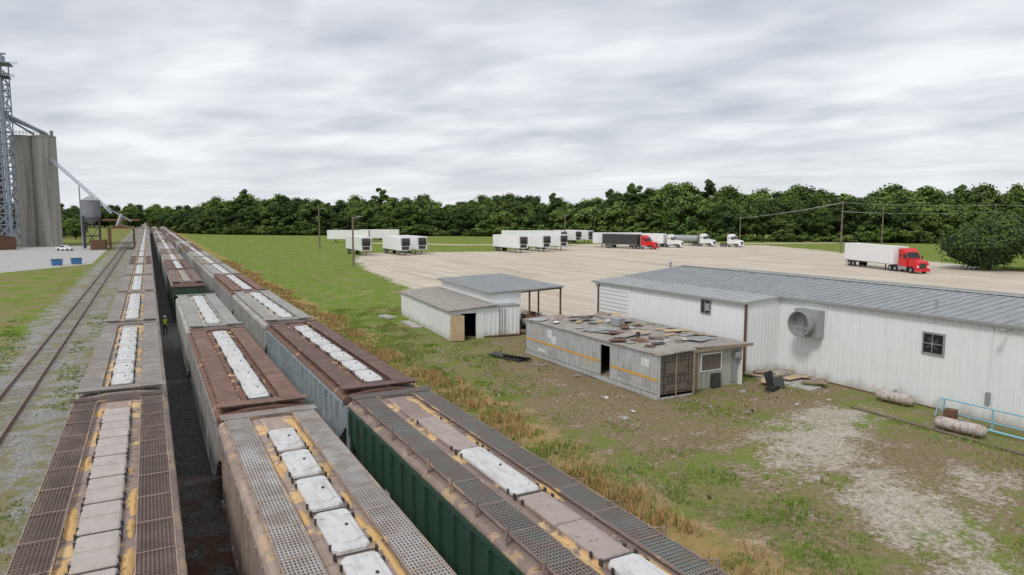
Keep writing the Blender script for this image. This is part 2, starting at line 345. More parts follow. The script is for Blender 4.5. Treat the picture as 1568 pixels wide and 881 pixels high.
# ------------------------------------------------------------ covered hopper cars
LC=19.6
truck_m=flat('bogie_steel',(.07,.055,.045),.8)
grain_m=flat('spilled_grain',(.62,.40,.17),.95,0,.25,30)
def hopper(name,body,roof,grat,hatch,hatch2,style,seed,wide=3.14,heaps=0):
    rd=random.Random(seed); b=MB(); w=wide/2; L=LC; e=.42
    b.prism([(e,4.05),(L-e,4.05),(L-e,3.0),(L-2.9,1.2),(2.9,1.2),(e,3.0)],'x',-w+.08,w-.08,body)
    b.prism([(-w+.02,3.98),(-w,4.10),(-w+.04,4.17),(-w+.14,4.22),(-.46,4.36),(.46,4.36),(w-.14,4.22),(w-.04,4.17),(w,4.10),(w-.02,3.98)],'y',e-.1,L-e+.1,roof)
    y=e+.5
    while y<L-e:
        for sg in (-1,1):
            b.add([(sg*.48,y-.02,4.375),(sg*.48,y+.02,4.375),(sg*(w-.12),y+.02,4.235),(sg*(w-.12),y-.02,4.235),(sg*.48,y-.02,4.35),(sg*.48,y+.02,4.35),(sg*(w-.12),y+.02,4.20),(sg*(w-.12),y-.02,4.20)],[(0,1,2,3),(0,1,5,4),(2,3,7,6),(0,3,7,4),(1,2,6,5)],roof)
        y+=1.16
    for sg in (-1,1):
        x=sg*(w-.04)
        b.box(x-.05,x+.05,2.9,L-2.9,1.08,1.32,body); b.box(x-.05,x+.05,e,L-e,3.9,4.05,body)
        y=e+.1
        while y<L-e:
            zb=1.2
            if y<2.9: zb=3.0-(y-e)/(2.9-e)*1.8
            if y>L-2.9: zb=3.0-(L-e-y)/(2.9-e)*1.8
            b.box(x-.045,x+.07,y-.04,y+.04,zb,3.9,body) if sg>0 else b.box(x-.07,x+.045,y-.04,y+.04,zb,3.9,body)
            y+=.98
        b.box(sg*(w-.075)-.004,sg*(w-.075)+.004,3.55,4.2,2.4,2.75,wpaint); b.box(sg*(w-.075)-.004,sg*(w-.075)+.004,14.3,15.1,2.2,2.4,wpaint)
    b.box(-.35,.35,.1,L-.1,.85,1.15,truck_m)
    for cy in (5.2,9.8,14.4):
        b.add([(-w+.12,cy-2.1,1.2),(w-.12,cy-2.1,1.2),(w-.12,cy+2.1,1.2),(-w+.12,cy+2.1,1.2),(-.6,cy-.45,.45),(.6,cy-.45,.45),(.6,cy+.45,.45),(-.6,cy+.45,.45)],[(0,1,5,4),(1,2,6,5),(2,3,7,6),(3,0,4,7),(4,5,6,7)],body)
    for cy in (2.0,L-2.0):
        for dy in (-.87,.87):
            for sg in (-1,1): b.cyl((sg*.68,cy+dy,.65),(sg*.82,cy+dy,.65),.44,truck_m,14)
            b.cyl((-.7,cy+dy,.65),(.7,cy+dy,.65),.08,truck_m,8)
        for sg in (-1,1): b.prism([(cy-1.15,.6),(cy-1.15,.78),(cy-.3,.95),(cy+.3,.95),(cy+1.15,.78),(cy+1.15,.6),(cy+.4,.42),(cy-.4,.42)],'x',sg*1.0-.07,sg*1.0+.07,truck_m)
    for yy,sg in ((0,1),(L,-1)):
        b.box(-w+.05,w-.05,yy+sg*.15-.1,yy+sg*.15+.1,1.05,1.25,body)
        for x in (-w+.15,w-.15,-.5,.5):
            b.box(x-.05,x+.05,yy+sg*.22-.05,yy+sg*.22+.05,1.2,3.9,body)
        for z in np.arange(1.5,4.0,.36): b.box(w-.6,w-.15,yy+sg*.2-.015,yy+sg*.2+.015,z,z+.03,body)
        b.cyl((0,yy+sg*.3,.95),(0,yy-sg*.12,.95),.13,truck_m,8)
    zb=4.45
    for sg in (-1,1):
        x0,x1=sorted((sg*.70,sg*(w-.16)))
        b.box(x0,x1,.5,L-.5,zb,zb+.022,grat)
        for x in (x0,x1): b.box(x-.010,x+.010,.5,L-.5,zb-.02,zb+.035,roof)
        y=.6
        while y<L-.5:
            b.box(x0,x1,y-.015,y+.015,zb-.06,zb+.028,roof)
            for x in (x0+.03,x1-.03): b.box(x-.015,x+.015,y-.02,y+.02,4.2,zb,roof)
            if style in ('mixed',):
                xo=sg*(w-.10); b.box(xo-.015,xo+.015,y-.03,y+.03,4.2,zb+.16,roof); b.cyl((xo,y,zb+.14),(sg*(w-.24),y+.35,zb+.03),.012,roof,4)
            y+=1.53
    for ya in (.46,L-1.0): b.box(-w+.02,-.72,ya,ya+.54,zb+.036,zb+.056,grat); b.box(.72,w-.02,ya,ya+.54,zb+.036,zb+.056,grat); b.box(-.70,.70,ya,ya+.54,zb+.036,zb+.056,grat)
    b.box(-.38,.38,1.2,L-1.2,4.34,4.42,roof)
    if style=='trough': ln,gap=2.6,.10
    elif style=='flat': ln,gap=1.62,.14
    elif style=='mixed': ln,gap=3.4,.12
    else: ln,gap=1.95,.28
    y=1.35; k=0
    while y+ln<L-1.1:
        hm=hatch if style!='mixed' or k%2==0 else hatch2
        cy=y+ln/2
        if style=='mixed' and k%2==1:
            for q in (0,1): b.lid(rd.uniform(-.01,.01),y+ln*(.25+.5*q),4.42,.74,ln/2-.06,.07,hatch2,c=.03,ins=.03)
        elif style=='flat':
            b.lid(rd.uniform(-.015,.015),cy,4.42,.80,ln,.09,hm,c=.04,ins=.04); b.box(-.37,.37,cy-.015,cy+.015,4.51,4.522,hm)
        else:
            b.lid(rd.uniform(-.015,.015),cy+rd.uniform(-.01,.01),4.42,.76,ln,.11,hm,c=.12,ins=.04)
            b.lid(0,cy,4.53,.46,ln-.5,.035,hm,c=.10,ins=.03)
            for q in (-.3,.3): b.box(-.33,.33,cy+q*ln-.02,cy+q*ln+.02,4.53,4.555,hm)
            b.cyl((.1,cy,4.56),(.1,cy,4.60),.035,dsteel,6)
        for yy in (y+.3,y+ln-.3):
            b.box(-.43,-.385,yy-.025,yy+.025,4.40,4.52,dsteel)
            b.box(.385,.45,yy-.03,yy+.03,4.40,4.50,dsteel)
            b.cyl((.42,yy,4.50),(.42,yy+.12,4.50),.012,dsteel,4)
        yy=y-gap/2
        b.cyl((-.40,yy,4.47),(.40,yy,4.47),.018,dsteel,5)
        for x in (-.42,.42): b.box(x-.025,x+.025,yy-.04,yy+.04,4.4,4.53,dsteel)
        y+=ln+gap; k+=1
    for i in range(heaps):     # low heaps of spilled grain beside the hatches
        sg=rd.choice((-1,1)); x=sg*rd.uniform(.48,.62); y=rd.uniform(1.5,L-1.5); lx=rd.uniform(.08,.16); ly=rd.uniform(.25,.9); n=10
        pts=[(x+lx*math.cos(t*6.283/n)*rd.uniform(.7,1.2),y+ly*math.sin(t*6.283/n)*rd.uniform(.7,1.2),4.345) for t in range(n)]+[(x,y,4.41)]
        b.add(pts,[(t,(t+1)%n,n) for t in range(n)],grain_m)
    return b.mesh(name)
def cm(n,base,ra=.3,rust=(.18,.09,.055),vary=0,dirt=(.15,.115,.09),da=.6): return wmat(n,base,.22,dirt,da,rust,ra,.65,vary=vary)
def rm(n,base,ra=.3,spill=.6,rust=(.19,.10,.065)): return wmat(n,base,.25,(.17,.125,.10),.6,rust,ra,.7,spill=spill,streak=(5,.5,5))
hw=wmat('hatch_white',(.66,.66,.65),.10,(.34,.30,.26),.6,ra=.10,rust=(.36,.27,.19),rough=.5,streak=(3,1,3),sc=1.5)
hp=wmat('hatch_pink_grey',(.50,.44,.40),.15,(.30,.24,.20),.5,ra=.14,rust=(.36,.24,.17),rough=.6,streak=(3,1,3),sc=1.4)
hb=wmat('hatch_brown_grey',(.42,.35,.32),.15,(.25,.18,.15),.5,ra=.18,rough=.7,streak=(3,1,3),sc=1.4)
V={}
V['A']=hopper('hopper_a',cm('car_taupe',(.40,.31,.26)),rm('roof_taupe',(.40,.30,.255),.28,.45),grating('grate_brown',(.17,.115,.09),(.10,.065,.05)),hp,hp,'flat',1,heaps=14)
V['B']=hopper('hopper_b',cm('car_grey',(.48,.46,.44),.2,vary=.15),rm('roof_grey',(.42,.37,.33),.22,.65),grating('grate_grey',(.36,.34,.33),(.27,.22,.18),False),hw,hp,'seg',2,heaps=8)
V['C']=hopper('hopper_c',cm('car_beige',(.52,.44,.385),.28,rust=(.30,.18,.125)),rm('roof_beige',(.44,.34,.285),.24,.6,rust=(.30,.18,.13)),grating('grate_beige',(.50,.49,.48),(.34,.29,.25)),hw,hw,'seg',3,heaps=16)
V['D']=hopper('hopper_d',cm('car_grey_d',(.50,.49,.48),.12),rm('roof_rust',(.23,.115,.08),.2,.1,rust=(.13,.07,.05)),grating('grate_rust',(.30,.165,.125),(.18,.095,.07),False),hw,hw,'trough',4)
V['E']=hopper('hopper_e',cm('car_pale',(.62,.62,.59),.08,vary=.12),rm('roof_pale',(.52,.50,.47),.12,.2),grating('grate_pale',(.42,.42,.40),(.34,.32,.29),False),hw,hw,'trough',5)
V['F']=hopper('hopper_f',cm('car_green',(.035,.10,.065),.16,rust=(.14,.06,.04),dirt=(.09,.09,.08)),rm('roof_brown',(.33,.245,.215),.2,.5),grating('grate_dark',(.17,.19,.175),(.19,.145,.125)),hw,hb,'mixed',6,heaps=14)
V['G']=hopper('hopper_g',cm('car_blue_grey',(.40,.48,.52),.24,vary=.15),rm('roof_dark_rust',(.20,.105,.08),.2,.05,rust=(.12,.07,.05)),grating('grate_drust',(.22,.13,.10),(.13,.075,.06),False),hw,hw,'seg',7)
V['H']=hopper('hopper_h',cm('car_dark_green',(.035,.085,.055),.2,vary=.2),rm('roof_brown_h',(.32,.21,.17),.25,.2),grating('grate_h',(.26,.20,.165),(.17,.115,.09),False),hb,hb,'seg',8)
def train(x,y0,seq,fill,n):
    y=y0
    for i in range(n):
        k=seq[i] if i<len(seq) else random.choice(fill)
        if k!='_': inst(V[k],'covered_hopper_railcar',(x,y,TZ))
        y+=LC+.12
train(XA,29.3-2*LC-.18,'AABBBBABBCB','BBCAE',26)
train(XB,24.6-2*LC-.18,'CCDE','',4)
train(XB,76,'HGBHEB','BEGAH',21)
train(XC,25.1-2*LC-.18,'FFGEDEBEG','BEGAHD',26)

# ------------------------------------------------------------ metal warehouse
W=empty('metal_warehouse'); 
def rib_wall_x(b,x,y0,y1,z0,z1,mat,st=.31,d=.03):
    y=y0+.1
    while y<y1: b.box(x-d,x+.002,y-.022,y+.022,z0,z1,mat); y+=st
b=MB(); wy1=48.2; wy0=-12
b.prism([(36.9,-.05),(36.9,5.0),(43.5,5.66),(53,4.85),(53,-.05)],'y',wy0,wy1,white_metal); rib_wall_x(b,36.9,wy0,31.3,.05,4.95,white_metal)
b.prism([(33.7,-.05),(33.7,4.74),(36.898,4.96),(36.898,-.05)],'y',31.4,wy1-.01,white_metal); rib_wall_x(b,33.7,31.4,43.4,.05,4.7,white_metal); rib_wall_x(b,33.7,47.6,wy1,.05,4.7,white_metal); rib_wall_x(b,33.7,43.4,47.6,4.4,4.7,white_metal)
x=33.9
while x<36.8: b.box(x-.022,x+.022,31.37,31.402,.05,4.75,white_metal); x+=.31
b.obj('walls',W)
b=MB()
def slope(b,xa,za,xb,zb,y0,y1,mat,st=.6):
    b.prism([(xa,za),(xb,zb),(xb,zb+.05),(xa,za+.05)],'y',y0,y1,mat)
    y=y0+.15
    while y<y1: b.prism([(xa,za+.04),(xb,zb+.04),(xb,zb+.085),(xa,za+.085)],'y',y-.025,y+.025,mat); y+=st
slope(b,36.7,5.0,43.5,5.68,wy0-.2,wy1+.2,roof_metal); slope(b,43.5,5.68,53.2,4.86,wy0-.2,wy1+.2,roof_metal2)
slope(b,33.5,4.75,36.72,4.97,31.2,wy1+.2,roof_metal2); b.box(43.3,43.7,wy0-.2,wy1+.2,5.76,5.79,roof_metal2)
for yy in (22.,14.): b.cyl((38.2,yy,5.1),(38.2,yy,5.7),.08,steel)
b.obj('roof',W)
b=MB()
b.box(33.42,33.52,31.15,wy1+.2,4.66,4.80,steel); b.box(36.6,36.7,wy0-.2,31.2,4.92,5.06,steel)
b.cyl((33.6,31.32,4.7),(33.6,31.32,.1),.06,rustm); b.box(33.6,33.69,31.25,31.40,0,4.7,rustm)
b.box(36.78,36.86,wy0,31.3,-.02,.06,rustm); b.box(33.60,33.66,31.4,43.2,-.02,.06,rustm)
b.obj('gutter_and_trim',W)
b=MB()
b.box(33.63,33.70,43.5,47.5,0,4.35,wpaint)
for z in np.arange(.3,4.3,.32): b.box(33.61,33.63,43.5,47.5,z,z+.03,steel)
b.box(33.58,33.70,43.3,43.5,0,4.5,white_metal); b.box(33.56,33.70,47.5,47.68,0,4.5,rustm)
b.obj('roller_door',W)
b=MB()
b.box(33.62,33.70,34.45,35.4,3.6,4.6,steel); b.box(33.605,33.62,34.53,35.32,3.68,4.52,dark)
for z in np.arange(3.72,4.5,.13): b.cb(33.585,34.92,z,.02,.78,.07,dsteel,ry=.5)
b.box(33.55,33.60,34.90,34.94,3.66,4.54,steel); b.cb(33.5,34.62,4.1,.02,.30,.5,steel,rz=.3)
b.obj('window',W)
b=MB()
b.box(36.2,36.9,28.0,29.7,2.75,4.45,steel)
n=20; vs=[];fs=[]
for k,(xx,r) in enumerate(((36.2,.72),(35.55,.82),(35.55,.76),(36.15,.66))):
    for i in range(n): t=2*math.pi*i/n; vs.append((xx,28.85+r*math.cos(t),3.6+r*math.sin(t)))
for k in range(3):
    for i in range(n): fs.append((k*n+i,k*n+(i+1)%n,(k+1)*n+(i+1)%n,(k+1)*n+i))
b.add(vs,fs,steel); b.cyl((36.1,28.85,3.6),(36.19,28.85,3.6),.70,steel,20)
for z in (3.25,3.6,3.95): b.cb(36.02,28.85,z,.03,1.3,.05,steel)
b.box(36.0,36.04,28.82,28.88,2.95,4.25,steel)
b.obj('exhaust_duct',W)
b=MB()
b.box(36.80,36.9,20.65,21.85,2.9,4.1,steel); b.box(36.785,36.80,20.75,21.75,3.0,4.0,dark)
for t in range(4): b.cb(36.77,21.25+.22*math.cos(t*1.5708+.9),3.5+.22*math.sin(t*1.5708+.9),.02,.36,.17,dsteel,rx=t*1.5708+.9,rz=.2)
b.cyl((36.72,21.25,3.5),(36.78,21.25,3.5),.08,steel); b.box(36.71,36.735,21.23,21.27,3.0,4.0,steel); b.box(36.71,36.735,20.75,21.75,3.48,3.52,steel)
b.obj('wall_fan',W)
b=MB(); b.beam((36.85,17.6,4.75),(36.2,17.6,4.85),.05,steel); b.cb(36.1,17.6,4.8,.3,.2,.1,steel); b.box(36.80,36.88,18.38,18.44,1.5,4.8,wpaint); b.box(36.75,36.88,18.3,18.5,.9,1.5,steel); b.obj('wall_fittings',W)

def ptank(loc,rz,L=2.1,r=.33):
    b=MB(); prof=[(-L/2,.02),(-L/2+.05,r*.55),(-L/2+.16,r*.88),(-L/2+.3,r),(L/2-.3,r),(L/2-.16,r*.88),(L/2-.05,r*.55),(L/2,.02)]
    n=18; vs=[];fs=[]
    for x,rr in prof:
        for i in range(n): t=2*math.pi*i/n; vs.append((x,rr*math.cos(t),r+.12+rr*math.sin(t)))
    for k in range(len(prof)-1):
        for i in range(n): fs.append((k*n+i,k*n+(i+1)%n,(k+1)*n+(i+1)%n,(k+1)*n+i))
    b.add(vs,fs,tank_m)
    for x in (-L*.28,L*.28): b.box(x-.06,x+.06,-.22,.22,0,.2,rustm)
    b.cyl((0,0,2*r+.1),(0,0,2*r+.24),.1,steel,12); b.obj('propane_tank',None,loc,rz,True)
ptank((35.9,22.6,-.05),math.radians(96),2.1,.30); ptank((33.6,17.9,-.05),math.radians(98),2.3,.29)
b=MB()
for y in np.arange(6,20.1,2.3): b.beam((35.6,y,0),(35.6,y,1.0),.06,blue); b.beam((35.05,y,0.05),(35.6,y,.05),.05,blue)
for z in (.35,1.0): b.beam((35.6,6,z),(35.6,20,z),.05,blue)
b.beam((34.9,6,.15),(34.9,19.2,.15),.08,blue); b.beam((35.6,20,1.0),(35.2,20.0,.1),.05,blue)
b.cb(35.3,19.3,.35,.5,.5,.5,rustm,rz=.2); b.obj('blue_pipe_railing')
b=MB(); b.cyl((33.1,23.2,.06),(32.9,14,.06),.07,pole_w); b.cyl((32.9,14,.06),(33.1,4,.06),.07,pole_w)
for y in (21,16,11): b.box(32.85,33.2,y-.08,y+.08,0,.05,wood)
b.obj('ground_pipe')
b=MB(); b.box(33.8,36.8,28.2,31.1,-.02,.10,conc2); b.cb(34.6,27.4,.04,1.2,1.5,.08,conc2,rz=.2)
for i in range(12): b.cb(R(33.4,36.4),R(26.9,31),.15+.015*i,R(.8,2.0),R(.15,.9),.03,random.choice([wood,ply,wood,roof_metal]),rz=R(0,3),rx=R(-.04,.04))
b.obj('concrete_pad')
b=MB(); b.cb(32.6,28.3,.5,1.0,.05,1.0,blk,rx=-.35,rz=.3); b.cb(33.0,28.0,.35,.7,.05,.7,dsteel,rx=-.5,rz=-.4); b.cb(32.4,27.9,.1,.9,.5,.15,blk,rz=.3); b.obj('black_scrap_panels')

# ------------------------------------------------------------ derelict trailer shack
S=empty('derelict_trailer_shack')
x0,x1,ya,yb=24.75,27.3,29.2,44.4; zt=2.55
b=MB()
for (p,q) in ((ya,33.75),(34.75,yb)): b.box(x0,x0+.06,p,q,.3,zt,alu)
b.box(x0,x0+.06,33.75,34.75,2.3,zt,alu); b.box(x0,x1,yb-.06,yb,.3,zt,alu); b.box(x1-.05,x1,ya,yb,.3,zt,dark)
b.box(x0,x1,ya+.1,yb-.1,.25,.33,wood); b.box(x0-.03,x1,ya,yb,.02,.3,alu)
y=ya+.05
while y<yb:
    if not 33.6<y<34.9: b.box(x0-.012,x0+.002,y-.015,y+.015,.32,zt-.05,alu)
    y+=.62
b.box(x0-.03,x0,ya,yb,zt-.12,zt+.03,alu)
patch=[flat('patch_white',(.72,.73,.73),.5),flat('patch_grey',(.36,.37,.38),.5),flat('patch_tan',(.50,.44,.36),.6)]
for i in range(18):
    y=R(ya+.4,yb-1.6); 
    if 32.4<y<34.9: continue
    h=R(.2,.6); z=R(.4,.9) if i%2 else R(1.35,1.8); q=.0045+.0006*i; b.box(x0-q-.0005,x0-.0002,y,y+R(.3,1.3),z,z+h,random.choice(patch))
b.obj('trailer_walls',S)
b=MB(); b.box(x0-.022,x0-.018,ya+.02,33.7,1.05,1.22,yel); b.box(x0-.022,x0-.018,34.8,yb-.05,1.12,1.29,yel); b.obj('stripe',S)
b=MB()
brn=wmat('brown_doors',(.17,.14,.11),.3,(.07,.06,.05),.5,rough=.8)
b.box(x0,x1,ya,ya+.06,.15,zt,brn)
for x in np.arange(x0+.1,x1,.30): b.box(x-.015,x+.015,ya-.03,ya,.2,zt-.1,dsteel)
for z in (.45,.9,1.35,1.8,2.2): b.box(x0,x1,ya-.045,ya-.03,z,z+.05,brn)
b.box(x0+.5,x1-.6,ya-.06,ya-.046,1.45,2.1,brn); b.box(x0+.5,x1-.6,ya-.06,ya-.046,.5,.85,brn)
b.box(x0-.02,x0+.1,ya-.07,ya,.1,zt,alu); b.box(x1-.05,x1+.1,ya-.07,ya,.0,zt,wood); b.box(x0+1.2,x0+1.3,ya-.07,ya-.05,.1,zt,wood)
b.obj('rear_doors',S)
b=MB(); ax=32.1; ay=30.0
grim=wmat('grimy_siding',(.50,.50,.45),.2,(.15,.14,.09),.8,ra=.1,rough=.8)
b.box(x1+.1,ax,ay,ay+.1,0,2.45,grim); b.box(ax-.1,ax,ay+.1,43.3,0,2.35,grim); b.box(x1+.1,ax,43.2,43.3,0,2.35,grim)
for x in np.arange(x1+.3,ax,.4): b.box(x-.015,x+.015,ay-.02,ay,0,2.4,grim)
b.box(28.6,30.3,ay-.05,ay,1.05,2.15,wpaint); b.box(28.7,30.2,ay-.065,ay-.05,1.13,2.07,brn)
b.box(31.1,31.6,ay-.06,ay,.2,1.5,steel); b.box(31.7,31.78,ay-.3,ay,.0,2.3,wpaint); b.cb(31.4,ay-.2,1.9,.5,.3,.35,steel)
b.box(29.4,30.0,ay-.3,ay-.06,0,.9,dsteel); b.box(27.5,28.4,ay-.04,ay-.021,0,2.2,wood)
b.obj('lean_to_walls',S)
b=MB(); rt=wmat('tarred_roof',(.40,.37,.33),.3,(.20,.15,.11),.7,ra=.3,rust=(.30,.19,.12),rough=.85)
b.prism([(x0-.1,2.56),(x1+.1,2.66),(x1+.1,2.74),(x0-.1,2.62)],'y',ya-.15,yb+.1,rt); b.prism([(x1+.1,2.64),(ax+.35,2.44),(ax+.35,2.52),(x1+.1,2.73)],'y',ay-.4,43.6,rt)
b.box(x1+.05,ax+.38,ay-.45,ay-.41,2.38,2.56,wood)
b.obj('roof',S)
b=MB(); mats=[wood,ply,roof_metal,roof_metal2,rustm,conc2,wpaint,alu,dsteel,wood]
for i in range(95):
    big=i<30; x=R(x0+.3,ax-.2); y=R(31,43.8); z=2.76-(abs(x-27.4)*.04)+R(0,.10)
    b.cb(x,y,z,R(.5,2.1) if big else R(.1,.5),R(.4,1.3) if big else R(.06,.8),R(.015,.04),random.choice([wood,ply,roof_metal,roof_metal2,rt,rustm] if big else mats),rz=R(0,3),rx=R(-.08,.08),ry=R(-.07,.07))
b.cb(29.5,39,3.0,2.2,1.6,.03,roof_metal,rz=.4,rx=.15,ry=.12); b.cb(27.5,41,3.0,1.9,1.2,.03,dsteel,rz=-.3,rx=-.2)
b.cyl((26.7,33.5,2.7),(26.7,33.5,3.1),.12,dsteel); b.cb(28.5,38.,3.0,.7,.7,.5,steel,rz=.3)
b.obj('roof_debris',S)
b=MB()
b.cb(22.6,43.2,.14,.9,3.0,.12,dsteel,rz=.35,rx=.03); b.cb(22.9,42.4,.25,.5,2.2,.1,blk,rz=.5,ry=.4); b.cb(23.3,39.8,.1,.4,1.0,.12,wood,rz=.9)
b.obj('fallen_black_gutter')
b=MB()
for i in range(60):
    x,y=(R(22,24.3),R(29,45)) if i<26 else ((R(26,33.4),R(24.5,29)) if i<44 else (R(17,34),R(14,44))); s=R(.06,.4)
    if x>24.4 and y>28.8 : continue
    b.cb(x,y,.05,s,s*R(.2,.9),R(.02,.1),random.choice(mats),rz=R(0,3),rx=R(-.2,.2))
b.obj('scrap_litter')

# ------------------------------------------------------------ white shed with canopy
rzs=-math.radians(4.5); Sh=empty('white_storage_shed',(21.7,51.8,0),rzs)
b=MB()
b.box(0,.1,0,16.2,-.05,2.45,white_metal); b.box(0,4,16.1,16.2,-.05,2.45,white_metal)
for y in np.arange(.2,16.2,1.3): b.box(-.03,0.002,y-.04,y+.04,0,2.45,white_metal)
b.box(.1,1.0,0,.1,2.1,2.55,white_metal); b.box(1.0,2.3,0,.1,2.2,2.55,white_metal); b.box(2.3,3.0,-.05,.1,0,2.6,white_metal); b.box(3.95,4.0,.1,16.1,0,2.45,dark)
b.box(.1,3.9,8,8.1,0,2.4,dark); b.box(.1,3.9,.1,8,-.03,.02,dark)
b.obj('low_walls',Sh)
b=MB(); b.prism([(-.25,2.46),(4.15,2.78),(4.15,2.84),(-.25,2.52)],'y',-.3,16.4,rt); b.obj('low_roof',Sh)
b=MB(); b.cb(.45,-.55,1.1,1.15,.05,2.1,ply,rz=-.25); b.box(.0,.9,-.03,-.002,0,.5,wood); b.obj('plywood_door',Sh)
b=MB(); b.box(3.02,6.3,.0,1.2,.12,2.65,white_metal)
for x in np.arange(3.15,6.3,.4): b.box(x-.04,x+.04,-.05,.002,.2,2.55,white_metal)
for x in (4.4,4.9): b.cyl((x,-.09,.2),(x,-.09,2.5),.025,dsteel,6)
b.box(4.63,4.67,-.06,-.051,.2,2.55,dark)
b.box(2.98,6.34,-.06,1.2,2.6,2.72,steel); b.box(3.0,6.32,-.06,1.2,.05,.18,rustm)
b.obj('container_front',Sh)
b=MB(); b.box(4.2,7.0,1.3,15.5,0,3.75,white_metal); b.obj('tall_walls',Sh)
b=MB(); b.prism([(3.8,3.62),(11.2,3.92),(11.2,4.02),(3.8,3.74)],'y',1.0,15.8,roof_metal)
for y in np.arange(1.3,15.8,.9): b.prism([(3.8,3.73),(11.2,4.01),(11.2,4.05),(3.8,3.77)],'y',y,y+.04,roof_metal)
b.obj('canopy_roof',Sh)
b=MB()
for y in (1.4,6,10.6,15.2):
    for x in ((11.0,) if y>2 else (7.9,11.0)): b.beam((x,y,0),(x,y,3.9),.13,rustm)
b.beam((11.0,1.2,3.85),(11.0,15.6,3.85),.14,rustm); b.beam((7,1.4,3.6),(11,1.4,3.8),.1,wood)
b.obj('canopy_posts',Sh)
b=MB()
for i in range(40): b.cb(R(6.7,9.6),R(-.3,3.0),R(.15,1.5),R(.2,1.3),R(.2,1.2),R(.05,.4),random.choice([rustm,wood,ply,dsteel,dsteel,steel]),rz=R(0,3),rx=R(-.5,.5))
for i in range(3):
    b.cyl((7.4+i*.9,1.8,0),(7.4+i*.9,1.8,.88),.29,[rustm,dsteel,steel][i],14)
for i in range(9): b.cyl((R(6.6,8),R(-.5,1),.1),(R(6.6,9),R(0,2),1.9),.03,rustm,5)
b.obj('scrap_pile',Sh)
b=MB(); b.cb(21.6,61,.08,.9,4.2,.14,conc2,rz=-.05); b.cb(21.0,66.5,.12,.9,2.2,.2,conc2,rz=.2); b.obj('concrete_slab')

# ------------------------------------------------------------ trucks and trailers
def wheelset(b,y,w=1.22,r=.52):
    for sg in (-1,1):
        b.cyl((sg*(w-.28),y,r),(sg*w,y,r),r,blk,16); b.cyl((sg*w,y,r),(sg*(w+.015),y,r),r*.5,steel,12)
def trailer(b,y0,L,near='reefer',body=twhite,tank=False):
    if not tank:
        b.box(-1.3,1.3,y0,y0+L,1.15,4.1,body)
        b.box(-1.32,1.32,y0-.02,y0+L+.02,1.08,1.2,steel); b.box(-1.315,1.315,y0-.02,y0+L+.02,4.05,4.13,body)
        for x in (-1.25,-.02,1.2): b.box(x,x+.05,y0-.05,y0,1.2,4.05,steel)
        for x in (-.7,.6): b.cyl((x,y0-.06,1.2),(x,y0-.06,4.0),.03,dsteel,6)
        if near=='reefer':
            b.box(-.95,.95,y0+L,y0+L+.5,2.2,3.85,dsteel); b.box(-.8,.8,y0+L+.5,y0+L+.53,2.3,3.0,blk); b.box(-.9,.9,y0+L+.01,y0+L+.03,1.3,2.0,dsteel)
        for y in np.arange(y0+.6,y0+L,1.22):
            for sg in (-1,1): b.box(sg*1.302-.003,sg*1.302+.003,y-.01,y+.01,1.2,4.05,body)
    else:
        n=20; b.cyl((0,y0+.3,2.3),(0,y0+L-.3,2.3),1.1,body,n); b.cyl((0,y0,2.3),(0,y0+.3,2.3),.7,body,n,r2=1.1); b.cyl((0,y0+L-.3,2.3),(0,y0+L,2.3),1.1,body,n,r2=.7)
        for y in np.arange(y0+1.5,y0+L-1,2.4): b.cyl((0,y,2.3),(0,y+.12,2.3),1.13,steel,n)
        b.box(-.5,.5,y0+.5,y0+L-.5,1.0,1.3,dsteel)
    for y in (y0+1.6,y0+2.85): wheelset(b,y)
    b.box(-1.2,1.2,y0+.8,y0+3.8,.85,1.1,dsteel)
    for sg in (-1,1): b.box(sg*.8-.07,sg*.8+.07,y0+L-2.8,y0+L-2.65,.0,1.1,dsteel)
    b.box(-1.1,1.1,y0-.02,y0+.06,.5,.6,dsteel)
def tractor(b,y0,col):
    b.box(-.45,.45,y0,y0+6.8,.75,1.0,dsteel)
    for y in (y0+.8,y0+2.1,y0+6.1): wheelset(b,y)
    b.prism([(y0+2.9,1.0),(y0+2.9,3.75),(y0+3.6,3.95),(y0+4.5,3.35),(y0+5.05,2.35),(y0+5.05,1.0)],'x',-1.18,1.18,col)
    b.prism([(y0+5.05,1.0),(y0+5.05,2.3),(y0+6.9,2.0),(y0+7.25,1.7),(y0+7.3,.75),(y0+6.75,.7),(y0+6.6,1.15),(y0+5.6,1.15)],'x',-1.02,1.02,col)
    b.box(-1.2,1.2,y0+7.0,y0+7.42,.35,.75,col); b.box(-.5,.5,y0+7.28,y0+7.34,.85,1.65,dsteel)
    b.add([(-1.0,y0+4.55,3.30),(1.0,y0+4.55,3.30),(1.05,y0+5.075,2.4),(-1.05,y0+5.075,2.4)],[(0,1,2,3)],glass)
    for sg in (-1,1):
        x=sg*1.187
        b.add([(x,y0+4.05,2.3),(x,y0+4.95,2.3),(x,y0+4.62,3.05),(x,y0+4.05,3.1)],[(0,1,2,3)],glass)
        b.box(x-.004,x+.004,y0+3.2,y0+3.6,2.5,2.95,glass)
        b.prism([(y0+5.5,.9),(y0+5.6,1.25),(y0+6.6,1.25),(y0+6.85,.9),(y0+6.75,.85),(y0+6.5,1.12),(y0+5.7,1.12),(y0+5.55,.85)],'x',sg*.98,sg*1.22,col)
        b.box(sg*1.12-.1,sg*1.12+.1,y0+2.9,y0+4.9,.5,1.0,steel); b.cyl((sg*1.1,y0+2.75,1.0),(sg*1.1,y0+2.75,4.0),.09,steel,8)
        b.box(sg*1.4-.1,sg*1.4+.1,y0+5.0,y0+5.06,2.2,2.8,blk); b.box(sg*.85-.15,sg*.85+.15,y0+7.2,y0+7.32,1.0,1.25,wpaint)
def head(dx,dy): return math.atan2(-dx,dy)
